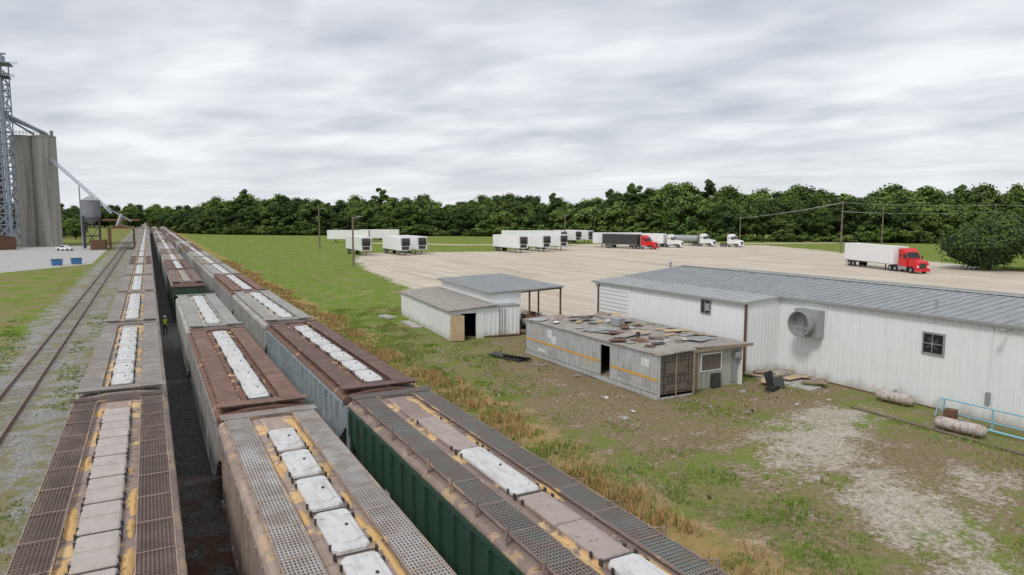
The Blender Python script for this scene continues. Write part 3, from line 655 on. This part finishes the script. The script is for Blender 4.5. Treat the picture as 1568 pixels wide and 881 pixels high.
tb=MB(); trailer(tb,0,14.6,'reefer'); TM=tb.mesh('trailer_reefer')
tb=MB(); trailer(tb,0,14.6,'doors'); TM2=tb.mesh('trailer_plain')
def put_trailer(x,y,dx,dy,me=None,s=1.1):
    l=math.hypot(dx,dy); dx/=l;dy/=l; inst(me or TM,'box_trailer',(x-dx*14.6*s,y-dy*14.6*s,0),head(dx,dy),(s,s,s*1.06))
for (x,y) in ((49.7,174.3),(58.9,170),(64.6,173),(92,166.5),(101,169),(109,172.5),(134,212),(141,213),(148,215)): put_trailer(x,y,R(-.02,.02),-1)
cx=c2w(1,0)
for (xc,yc) in ((-72,268),(-62,279),(-4,262),(27,228)):
    x,y=c2w(xc,yc); put_trailer(x,y,-cx[0],-cx[1],me=TM2)
def semi(name,xf,yf,dx,dy,col,tk='doors',tank=False,body=twhite,s=1.09,L=14.6):
    b=MB(); trailer(b,-L-.6+2.3,L,tk,body,tank); tractor(b,0,col)
    l=math.hypot(dx,dy); dx/=l;dy/=l; b.obj(name,None,(xf-dx*7.4*s,yf-dy*7.4*s,0),head(dx,dy),False,s)
semi('semi_truck',121.8,72.9,-.40,-.917,red,s=1.12)
semi('semi_truck',139,166,.35,-.93,red,body=dsteel,L=12)
semi('semi_truck',154,171,.45,-.9,wpaint,L=12)
semi('tanker_truck',169,172,.3,-.95,wpaint,tank=True,body=steel,L=12)
b=MB(); tractor(b,0,wpaint); b.obj('truck_tractor',None,(172,172,0),head(.2,-1),False,1.08)
b=MB(); b.prism([(-2.2,.35),(-2.25,.85),(-1.5,.98),(-.9,1.45),(.6,1.47),(1.2,1.0),(2.15,.85),(2.25,.4)],'x',-.88,.88,red)
b.prism([(-1.35,1.0),(-.85,1.38),(.55,1.40),(1.02,1.0)],'x',-.89,.89,glass)
for y in (-1.4,1.4):
    for sg in (-1,1): b.cyl((sg*.68,y,.33),(sg*.9,y,.33),.33,blk,14)
b.obj('parked_car',None,(83,88,0),1.9,False,1.15)
b=MB(); b.cyl((44,50.5,0),(44,50.5,5.9),.12,steel); b.cyl((44,50.5,5.9),(44,50.5,6.2),.22,steel,12,r2=.05); b.obj('vent_stack')

# ------------------------------------------------------------ utility poles and wires
def pole(x,y,h,arm=True,z=0,lamp=False):
    b=MB(); b.cyl((0,0,0),(0,0,h),.24,pole_w,8,r2=.15)
    if arm: b.cb(0,0,h-.7,2.6,.16,.18,pole_w,rz=.4); [b.cyl((k*1.1,k*.46,h-.63),(k*1.1,k*.46,h-.35),.08,steel,6) for k in (-1,-.5,.5,1)]
    if lamp: b.cyl((0,0,h-.8),(1.4,0,h-.3),.06,steel,6); b.cb(1.5,0,h-.3,.7,.3,.18,steel)
    b.obj('utility_pole',None,(x,y,z),0)
def pc(px,d): return c2w((px-784)/1045*d,d)
for px,d,h,a,l in ((541,140,10.5,False,True),(490,215,13,False,True),(865,230,11,True,False),(1132,250,10,True,False),(1287,190,14.5,True,False),(1349,195,13,True,False),(1520,200,14,True,False)):
    x,y=pc(px,d); pole(x,y,h,a,0,l)
b=MB()
def wire(p,q,sag):
    pts=[Vector(p).lerp(Vector(q),t/10)-Vector((0,0,sag*4*(t/10)*(1-t/10))) for t in range(11)]
    for i in range(10): b.cyl(pts[i],pts[i+1],.04,steel,4)
P=[pc(1132,250),pc(1287,190),pc(1520,200),pc(1750,190)]
for k in (-.9,0,.9):
    for i in range(3):
        hs=[9.6,14,13.5,13.5]; wire((P[i][0]+k,P[i][1]+k*.4,hs[i]),(P[i+1][0]+k,P[i+1][1]+k*.4,hs[i+1]),.5)
    wire((P[1][0]+k,P[1][1],11.5),(P[2][0]+k,P[2][1],11.5),.5)
b.obj('power_lines')

# ------------------------------------------------------------ grain elevator
E=empty('grain_elevator')
b=MB()
def silo(xc,yc,r,h):
    x,y=c2w(xc,yc); b.cyl((x,y,TZ),(x,y,h),r,concrete,36); b.cyl((x,y,h),(x,y,h+.35),r+.15,concrete,36)
for xc,yc in ((-176.3,250),(-169.3,251),(-181,258),(-175.2,259),(-187,266),(-181,267)): silo(xc,yc,3.75,38.6)
for xc,yc in ((-186.8,244),(-194.5,246),(-192,254),(-200,254)): silo(xc,yc,4.0,39.0)
b.obj('silos',E,smooth=True)
b=MB()
def M3(xc,yc,z): x,y=c2w(xc,yc); return (x,y,z)
z0=39.0
for i in range(12):
    xc=-180+i*1.25; b.beam(M3(xc,247.0,z0),M3(xc,247.0,z0+1.3),.12,dsteel)
for zz in (.7,1.3): b.beam(M3(-180,247.0,z0+zz),M3(-166,247.0,z0+zz),.1,dsteel)
b.beam(M3(-167,252,38.9),M3(-167,252,41),1.0,concrete); b.beam(M3(-172,255,38.9),M3(-172,255,40.6),2.2,steel)
def truss(xc,yc,w,z0,z1,st,mat,t=.34):
    c=[(xc-w/2,yc-w/2),(xc+w/2,yc-w/2),(xc+w/2,yc+w/2),(xc-w/2,yc+w/2)]
    for p in c: b.beam(M3(*p,z0),M3(*p,z1),t,mat)
    z=z0
    while z+st<=z1+.1:
        for i in range(4):
            p,q=c[i],c[(i+1)%4]; b.beam(M3(*p,z),M3(*q,z+st),t*.55,mat); b.beam(M3(*q,z),M3(*p,z+st),t*.55,mat); b.beam(M3(*p,z+st),M3(*q,z+st),t*.6,mat)
        z+=st
TXc=-176.0
truss(TXc,240,4.4,TZ,62,4,msteel)
for dx in (-1,.2,1.1): b.beam(M3(TXc+dx,240,TZ),M3(TXc+dx,240,63),.6,msteel)
b.beam(M3(TXc,240,57.6),M3(TXc,240,57.9),6.5,dsteel); b.beam(M3(TXc,240,62),M3(TXc,240,62.3),8.0,msteel)
for zz in (57.9,62.3):
    w_=3.2 if zz<60 else 4.0
    for i in range(7):
        for j in (-1,1):
            b.beam(M3(TXc-w_+i*w_/3,240+j*w_,zz),M3(TXc-w_+i*w_/3,240+j*w_,zz+1.2),.1,msteel)
    for k in (.6,1.2): 
        for j in (-1,1): b.beam(M3(TXc-w_,240+j*w_,zz+k),M3(TXc+w_,240+j*w_,zz+k),.11,msteel)
b.cyl(M3(TXc-2,240,62.3),M3(TXc-2,240,65.2),1.3,msteel,12); b.cyl(M3(TXc+1.6,240,62.3),M3(TXc+1.6,240,64.6),1.0,msteel,12); b.beam(M3(TXc-.4,238.5,64.2),M3(TXc-.4,241.5,65.4),1.6,msteel)
b.beam(M3(TXc-4,240,65.4),M3(TXc+3,240,65.4),.5,msteel)
for k in range(8):
    zz=4+k*7; b.beam(M3(TXc+2.6,240,zz),M3(TXc+2.6,240,zz+.15),2.0,msteel); b.beam(M3(TXc+1.9+(k%2)*1.4,240,zz),M3(TXc+3.3-(k%2)*1.4,240,zz+7),.3,msteel)
for q in ((-172,250,39.5),(-168,252,39.3),(-188,246,40)): b.cyl(M3(TXc,240,45 if q[0]>-180 else 55),M3(*q),.35,msteel,8)
b.cyl(M3(TXc,240,46),M3(-166.5,249,39.4),.5,msteel,8); b.cyl(M3(TXc-.5,240,52),M3(TXc-5,242,40),.35,msteel,8)
b.obj('leg_tower',E)
b=MB()
A=Vector(M3(-165,249,29.5)); Bq=Vector(M3(-137,235,11.2))
for off in (0,1.1):
    b.beam(A+Vector((0,0,off)),Bq+Vector((0,0,off)),.5 if off==0 else .25,msteel)
for i in range(18):
    t0=i/18;t1=(i+1)/18; b.beam(A.lerp(Bq,t0),A.lerp(Bq,t1)+Vector((0,0,1.1)),.15,msteel); b.beam(A.lerp(Bq,t1),A.lerp(Bq,t1)+Vector((0,0,1.1)),.15,msteel)
b.beam(A,Vector(M3(-168,251,32)),.8,msteel)
b.beam(Vector(M3(-152,242,20.7)),Vector(M3(-152,242,TZ)),.4,msteel)
b.beam(Vector(M3(-141.5,236.5,8.8)),Vector(M3(-128.5,236.5,8.8)),.6,rustm); b.beam(Vector(M3(-139,236,13)),Vector(M3(-131,236,8.4)),.35,msteel)
b.obj('conveyor',E)
b=MB(); x,y=c2w(-144.7,236); bin_m=wmat('bin_steel',(.24,.25,.29),.2,(.12,.09,.08),.5,ra=.1,rough=.6)
b.cyl((x,y,10),(x,y,15.6),2.9,bin_m,24); b.cyl((x,y,15.6),(x,y,17.2),3.05,steel,24,r2=.4); b.cyl((x,y,7.4),(x,y,10),.5,bin_m,24,r2=2.9)
for sx in (-2.3,2.3):
    for sy in (-2.3,2.3): b.beam((x+sx,y+sy,TZ),(x+sx,y+sy,10.5),.4,dsteel)
for z in (3.5,7): 
    for s_ in (-2.3,2.3): b.beam((x-2.3,y+s_,z),(x+2.3,y+s_,z),.25,dsteel); b.beam((x+s_,y-2.3,z),(x+s_,y+2.3,z),.25,dsteel)
b.beam((x-2.3,y-2.3,TZ),(x+2.3,y-2.3,7),.15,dsteel); b.beam((x+2.3,y-2.3,TZ),(x-2.3,y-2.3,7),.15,dsteel)
b.obj('loading_bin',E)
b=MB(); b.prism([(-12,6.2),(-8,7.4),(-4,6.2)],'y',258,276,rustm)
for xx in (-11.6,-4.4):
    for yy in (258.5,267,275.5): b.beam((xx,yy,TZ),(xx,yy,6.3),.3,rustm)
b.beam((-9,262,7),(-7.5,262,11),.8,steel); b.box(-17,-12.5,262,270,TZ,2.4,rustm); b.obj('loading_shelter',E)
b=MB(); b.prism([(-6,TZ),(-6,3.2),(0,4.4),(6,3.2),(6,TZ)],'y',0,14,rustm); b.prism([(-6.5,3.1),(0,4.5),(6.5,3.1),(6.5,3.3),(0,4.75),(-6.5,3.3)],'y',-.5,14.5,roof_metal)
x,y=c2w(-168,222); b.obj('low_shed',E,(x,y,0),.5)
for x,y in ((-18.6,184),(-15.1,187)):
    b=MB(); b.prism([(-.9,.15),(-1.05,1.35),(1.05,1.35),(.9,.15)],'y',-.8,.8,bluebin); b.box(-1.1,1.1,-.85,.85,1.35,1.42,dsteel)
    for k in (-.7,.7): b.box(k-.1,k+.1,-.7,.7,0,.15,blk)
    b.obj('dumpster',None,(x,y,TZ),.3)
b=MB(); b.prism([(-2.6,.5),(-2.6,1.05),(-.7,1.1),(-.6,1.75),(.8,1.78),(1.4,1.15),(2.6,1.05),(2.65,.5)],'x',-.95,.95,wpaint); b.prism([(-.55,1.15),(-.5,1.68),(.72,1.7),(1.2,1.15)],'x',-.96,.96,glass)
for yy in (-1.7,1.7):
    for sg in (-1,1): b.cyl((sg*.75,yy,.4),(sg*.98,yy,.4),.4,blk,14)
b.obj('pickup_truck',None,(-24,262,TZ),.9)

# ------------------------------------------------------------ trees
def leafmat(name,c1,c2,c3):
    m=NT(name,True); a=m.n('ShaderNodeAttribute'); a.attribute_name='col'; t=m.sep(a.outputs['Vector'])[0]
    oi=m.n('ShaderNodeObjectInfo').outputs['Random']
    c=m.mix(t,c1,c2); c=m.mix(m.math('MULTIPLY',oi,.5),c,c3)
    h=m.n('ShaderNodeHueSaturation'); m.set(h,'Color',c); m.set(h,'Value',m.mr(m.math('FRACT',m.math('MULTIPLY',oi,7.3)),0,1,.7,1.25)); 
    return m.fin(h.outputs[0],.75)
leaf=leafmat('leaves',(.045,.085,.025),(.15,.225,.055),(.19,.25,.07)); leafd=leafmat('leaves_dark',(.035,.068,.025),(.095,.15,.045),(.10,.15,.045))
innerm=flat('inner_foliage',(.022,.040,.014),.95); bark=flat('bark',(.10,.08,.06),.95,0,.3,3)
def tree_mesh(name,h,r,th,nc,nl,ls,seed,lm,kind='oak'):
    rg=np.random.default_rng(seed); cz=th+(h-th)*.5; rz=(h-th)*.5; cl=[]
    while len(cl)<nc:
        p=rg.uniform(-1,1,3)
        d=np.linalg.norm(p)
        if d>1 or d<.4: continue
        if kind=='pine': wr=r*(.45+.55*(1-abs(p[2]))) 
        else: wr=r*(1.0-.15*max(0,p[2]))
        cl.append((p[0]*wr*.88,p[1]*wr*.88,cz+p[2]*rz*.87,r*rg.uniform(.17,.40)*(.8 if kind=='pine' else 1)))
    vs=[];col=[]
    per=nl//nc
    for (x,y,z,cr) in cl:
        d=rg.normal(0,1,(per,3)); d[:,2]+=.35; d/=np.linalg.norm(d,axis=1)[:,None]
        rad=cr*rg.uniform(.75,1.2,per)[:,None]; P=np.array([x,y,z])+d*rad*np.array([1,1,.8])
        nrm=d+rg.normal(0,.3,(per,3)); nrm/=np.linalg.norm(nrm,axis=1)[:,None]
        a=np.cross(nrm,rg.normal(0,1,(per,3))); a/=np.linalg.norm(a,axis=1)[:,None]; bb=np.cross(nrm,a)
        s=ls*rg.uniform(.5,1.2,per)[:,None]
        q=np.stack([P-a*s,P-bb*s*.7,P+a*s,P+bb*s*.7],1); vs.append(q.reshape(-1,3))
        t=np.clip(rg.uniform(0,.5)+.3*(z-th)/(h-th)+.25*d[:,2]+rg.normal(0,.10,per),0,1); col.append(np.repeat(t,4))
    LV=np.concatenate(vs); LC_=np.concatenate(col); nL=len(LV)//4
    b=MB(); b.cyl((0,0,-.3),(0,0,th+(h-th)*.35),r*.05+.08,bark,8,r2=r*.03+.03)
    for (x,y,z,cr) in cl[:9]: b.cyl((0,0,th*.8),(x*.8,y*.8,z),r*.022+.03,bark,5,r2=.04)
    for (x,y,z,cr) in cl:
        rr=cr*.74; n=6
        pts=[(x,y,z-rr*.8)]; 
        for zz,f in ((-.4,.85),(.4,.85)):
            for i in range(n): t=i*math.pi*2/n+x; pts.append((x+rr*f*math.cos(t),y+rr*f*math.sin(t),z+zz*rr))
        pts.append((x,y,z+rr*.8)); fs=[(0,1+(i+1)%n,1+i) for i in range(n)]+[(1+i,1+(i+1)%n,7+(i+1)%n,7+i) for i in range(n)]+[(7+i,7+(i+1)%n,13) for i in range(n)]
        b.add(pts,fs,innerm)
    k=b.mi(lm); o=len(b.v)
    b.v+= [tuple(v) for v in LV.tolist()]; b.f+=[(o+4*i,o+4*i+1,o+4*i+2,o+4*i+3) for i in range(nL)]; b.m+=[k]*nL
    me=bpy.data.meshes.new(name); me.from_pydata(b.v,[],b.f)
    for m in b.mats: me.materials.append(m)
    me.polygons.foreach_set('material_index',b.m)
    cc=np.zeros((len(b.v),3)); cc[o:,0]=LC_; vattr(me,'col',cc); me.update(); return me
TV=[tree_mesh('tree_oak_%d'%i,h,r,th,nc,4000,.50,40+i,lm) for i,(h,r,th,nc,lm) in enumerate(((20,6.5,1.5,50,leaf),(18,7.2,.8,52,leaf),(22,6,2,52,leafd),(16,6.8,.6,44,leaf),(21,7,1.8,54,leafd)))]
TH=[20,18,22,16,21]
TP=[tree_mesh('tree_pine_%d'%i,25,4.6,10,32,2600,.5,60+i,leafd,'pine') for i in range(2)]
TB=[tree_mesh('tree_bush_%d'%i,6,3.6,.2,18,1400,.36,80+i,leaf) for i in range(2)]
F_=empty('tree_line')
ctrl_px=[235,270,330,500,700,900,1000,1060,1130,1300,1568,1800]
ctrl_d=[560,430,390,372,360,345,330,300,285,275,258,250]
ctrl_h=[14,17,20.5,21.5,19.5,19.5,24,25,21,21.5,20.5,21]
for row in range(4):
    px=262
    while px<1900:
        lump=1+.08*math.sin(px*.031+row)+.06*math.sin(px*.083+2*row)
        d=np.interp(px,ctrl_px,ctrl_d)+row*9+R(-5,5); hh=np.interp(px,ctrl_px,ctrl_h)*R(.78,1.08)*lump*(1 if row else .80)
        x,y=pc(px,d)
        pine=R(0,1)<(.40 if 960<px<1090 else .10) and row>0
        if pine: me=random.choice(TP); base=25; 
        else: q=random.randrange(5); me=TV[q]; base=TH[q]
        s=hh/base*(1.08 if pine else 1.0); w_=s*R(1.0,1.4); inst(me,'forest_tree',(x,y,0),R(0,6.28),(w_,w_,s),F_)
        px+=R(5,9)*1045/d
px=275
while px<1850:
    d=np.interp(px,ctrl_px,ctrl_d)-7+R(-3,3); x,y=pc(px,d); s=R(.5,1.3); inst(random.choice(TB),'undergrowth_bush',(x,y,-.3),R(0,6.28),(s*1.3,s*1.3,s),F_); px+=R(2.5,6.5)*1045/d
for i in range(110):
    px=R(-160,262); d=R(620,800) if px>95 else R(420,560)
    if abs(px-226)<7: d=R(900,1200)
    x,y=pc(px,d); s=R(.8,1.15); inst(random.choice(TV),'forest_tree',(x,y,TZ),R(0,6.28),(s*1.2,s*1.2,s),F_)
for i in range(26):
    px=R(96,130) if i%2 else R(236,262); d=R(330,420) if i%2 else R(440,560); x,y=pc(px,d); s=R(.45,.7); inst(random.choice(TV),'forest_tree',(x,y,TZ),R(0,6.28),(s,s,s),F_)
big=tree_mesh('broad_oak',10.5,7.8,.6,75,15000,.28,5,leafd)
x,y=pc(1515,131); inst(big,'oak_tree',(x,y,0),.5)
x,y=pc(1640,128); inst(big,'oak_tree',(x,y,0),2.5,(1,1,.95))
for px,d,s in ((585,300,1.1),(300,400,1.5),(365,395,.9),(1610,170,1.2)):
    x,y=pc(px,d); inst(TB[0],'shrub',(x,y,-.2),R(0,6),(s*1.2,s*1.2,s))

# ------------------------------------------------------------ railway worker
def person(loc,rz):
    J=[];E_=[];Rr=[]
    def v(p,r,par=None):
        J.append(p);Rr.append(r)
        if par is not None: E_.append((par,len(J)-1))
        return len(J)-1
    pel=v((0,0,.95),.15); wa=v((0,0,1.10),.135,pel); ch=v((0,-.01,1.33),.17,wa); nk=v((0,0,1.50),.06,ch); hd0=v((0,.01,1.58),.075,nk); hd=v((0,.015,1.67),.10,hd0); v((0,.01,1.74),.085,hd)
    for s in (-1,1):
        hp_=v((s*.10,0,.88),.10,pel); kn=v((s*.12,.03*s,.50),.068,hp_); an=v((s*.13,-.02,.10),.05,kn); v((s*.15,.16,.05),.04,an)
        sh=v((s*.19,0,1.43),.07,ch); el=v((s*.27,-.02,1.16),.05,sh); wr=v((s*.25,.13,.95),.034,el); pm=v((s*.245,.17,.90),.035,wr)
        for k in range(4): f=v((s*(.225+.015*k),.19,.86),.010,pm); v((s*(.225+.015*k),.19,.82+.005*abs(k-1)),.009,f)
        f=v((s*.215,.19,.90),.011,pm); v((s*.205,.21,.87),.010,f)
    me=bpy.data.meshes.new('body'); me.from_pydata(J,E_,[]); o=bpy.data.objects.new('body',me); sc.collection.objects.link(o)
    m=o.modifiers.new('skin','SKIN'); 
    for i,r in enumerate(Rr): me.skin_vertices[0].data[i].radius=(r,r*.85)
    me.skin_vertices[0].data[0].use_root=True
    o.modifiers.new('sub','SUBSURF').levels=1
    dg=bpy.context.evaluated_depsgraph_get(); nm=bpy.data.meshes.new_from_object(o.evaluated_get(dg)); bpy.data.objects.remove(o)
    nm.name='body'
    vest=flat('hi_vis_vest',(.50,.74,.04),.7,0,.1); jeans=flat('dark_trousers',(.03,.04,.07),.9); skin=flat('skin',(.40,.22,.15),.6,0,.05); boot=flat('boots',(.03,.02,.015),.8); shirt=flat('shirt',(.05,.07,.12),.9)
    nm.materials.clear()
    for k in (vest,jeans,skin,boot,shirt): nm.materials.append(k)
    for p in nm.polygons:
        c=p.center; p.use_smooth=True
        if c.z>1.52: k=2
        elif abs(c.x)>.2 and c.y>.10: k=2
        elif abs(c.x)>.2: k=4
        elif c.z>.98: k=0
        elif c.z>.14: k=1
        else: k=3
        p.material_index=k
    P_=empty('railway_worker',loc,rz); inst(nm,'body',(0,0,0),0,(1,1,1),P_)
    b=MB(); hat=flat('hard_hat_white',(.75,.75,.72),.4)
    for z0,r0,z1,r1 in ((1.72,.128,1.77,.122),(1.77,.122,1.82,.09),(1.82,.09,1.84,.03)): b.cyl((0,.01,z0),(0,.01,z1),r0,hat,16,r2=r1)
    b.cyl((0,.04,1.71),(0,.04,1.72),.15,hat,16); b.obj('hard_hat',P_)
    b=MB(); b.cyl((0,.10,1.655),(0,.135,1.64),.016,skin,6,r2=.012)
    for s in (-1,1): b.cyl((s*.035,.095,1.68),(s*.035,.108,1.68),.012,dark,6); b.cyl((s*.10,.01,1.66),(s*.115,.01,1.66),.03,skin,8)
    b.box(-.025,.025,.10,.108,1.605,1.612,red); b.obj('face',P_)
    b=MB(); b.box(-.16,.16,-.155,-.15,1.2,1.24,wpaint); b.obj('vest_band',P_)
person((.95,71,TZ+.01),math.radians(160))

# ------------------------------------------------------------ world, sun, camera
w=bpy.data.worlds.new('World'); sc.world=w; w.use_nodes=True; t=w.node_tree; t.nodes.clear()
N=t.nodes.new; Lk=t.links.new
out=N('ShaderNodeOutputWorld'); bg=N('ShaderNodeBackground'); bg2=N('ShaderNodeBackground'); mx=N('ShaderNodeMixShader')
sky=N('ShaderNodeTexSky'); sky.sky_type='NISHITA'; sky.sun_disc=False; sky.air_density=1.2; sky.dust_density=2
Lk(sky.outputs[0],bg.inputs[0]); bg.inputs[1].default_value=.12
tc=N('ShaderNodeTexCoord'); sp=N('ShaderNodeSeparateXYZ'); Lk(tc.outputs['Generated'],sp.inputs[0])
def ma(op,a,b=0.0):
    n=N('ShaderNodeMath'); n.operation=op
    for i,v in enumerate((a,b)):
        if isinstance(v,bpy.types.NodeSocket): Lk(v,n.inputs[i])
        else: n.inputs[i].default_value=v
    return n.outputs[0]
zz=ma('ADD',ma('MAXIMUM',sp.outputs[2],0.0),.12)
xr=ma('ADD',ma('MULTIPLY',sp.outputs[0],CT),ma('MULTIPLY',sp.outputs[1],-ST)); yr=ma('ADD',ma('MULTIPLY',sp.outputs[0],ST),ma('MULTIPLY',sp.outputs[1],CT))
cb=N('ShaderNodeCombineXYZ'); Lk(ma('DIVIDE',xr,zz),cb.inputs[0]); Lk(ma('ADD',ma('MULTIPLY',ma('DIVIDE',yr,zz),1.2),ma('MULTIPLY',ma('DIVIDE',xr,zz),.35)),cb.inputs[1])
def nz(scale,detail,rough,dist,vec):
    n=N('ShaderNodeTexNoise'); Lk(vec,n.inputs['Vector']); n.inputs['Scale'].default_value=scale; n.inputs['Detail'].default_value=detail; n.inputs['Roughness'].default_value=rough; n.inputs['Distortion'].default_value=dist; return n.outputs[0]
a=nz(.8,6,.5,.3,cb.outputs[0]); b2=nz(2.4,4,.5,.2,cb.outputs[0])
f=ma('ADD',ma('MULTIPLY',a,.75),ma('MULTIPLY',b2,.25))
cr=N('ShaderNodeValToRGB'); Lk(f,cr.inputs[0]); e=cr.color_ramp.elements
e[0].position=.37; e[0].color=(.50,.53,.59,1); e[1].position=.62; e[1].color=(.90,.915,.935,1)
q=e.new(.50); q.color=(.69,.715,.765,1)
mr=N('ShaderNodeMapRange'); Lk(sp.outputs[2],mr.inputs[0]); mr.inputs[1].default_value=.0; mr.inputs[2].default_value=.12; mr.inputs[3].default_value=.75; mr.inputs[4].default_value=0
hz=N('ShaderNodeMix'); hz.data_type='RGBA'; Lk(mr.outputs[0],hz.inputs[0]); Lk(cr.outputs[0],hz.inputs[6]); hz.inputs[7].default_value=(.80,.84,.88,1)
Lk(hz.outputs[2],bg2.inputs[0]); bg2.inputs[1].default_value=1.08
mx.inputs[0].default_value=.92; Lk(bg.outputs[0],mx.inputs[1]); Lk(bg2.outputs[0],mx.inputs[2]); Lk(mx.outputs[0],out.inputs[0])
sd=bpy.data.lights.new('sun','SUN'); sd.energy=1.5; sd.angle=math.radians(12); sd.color=(1,.96,.9)
so=bpy.data.objects.new('sun',sd); sc.collection.objects.link(so)
az=math.radians(240); el=math.radians(50); dv=Vector((math.sin(az)*math.cos(el),math.cos(az)*math.cos(el),math.sin(el)))
sky.sun_elevation=el; sky.sun_rotation=az
so.rotation_euler=dv.to_track_quat('Z','Y').to_euler()
cam=bpy.data.cameras.new('camera'); cam.sensor_width=36; cam.lens=24; cam.clip_end=8000; cam.clip_start=.1
co=bpy.data.objects.new('camera',cam); sc.collection.objects.link(co); co.location=(0,0,CAMZ); co.rotation_euler=(math.radians(90-5.98),0,-math.radians(27.97)); sc.camera=co
sc.view_settings.view_transform='Standard'; sc.view_settings.look='None'; sc.view_settings.exposure=0
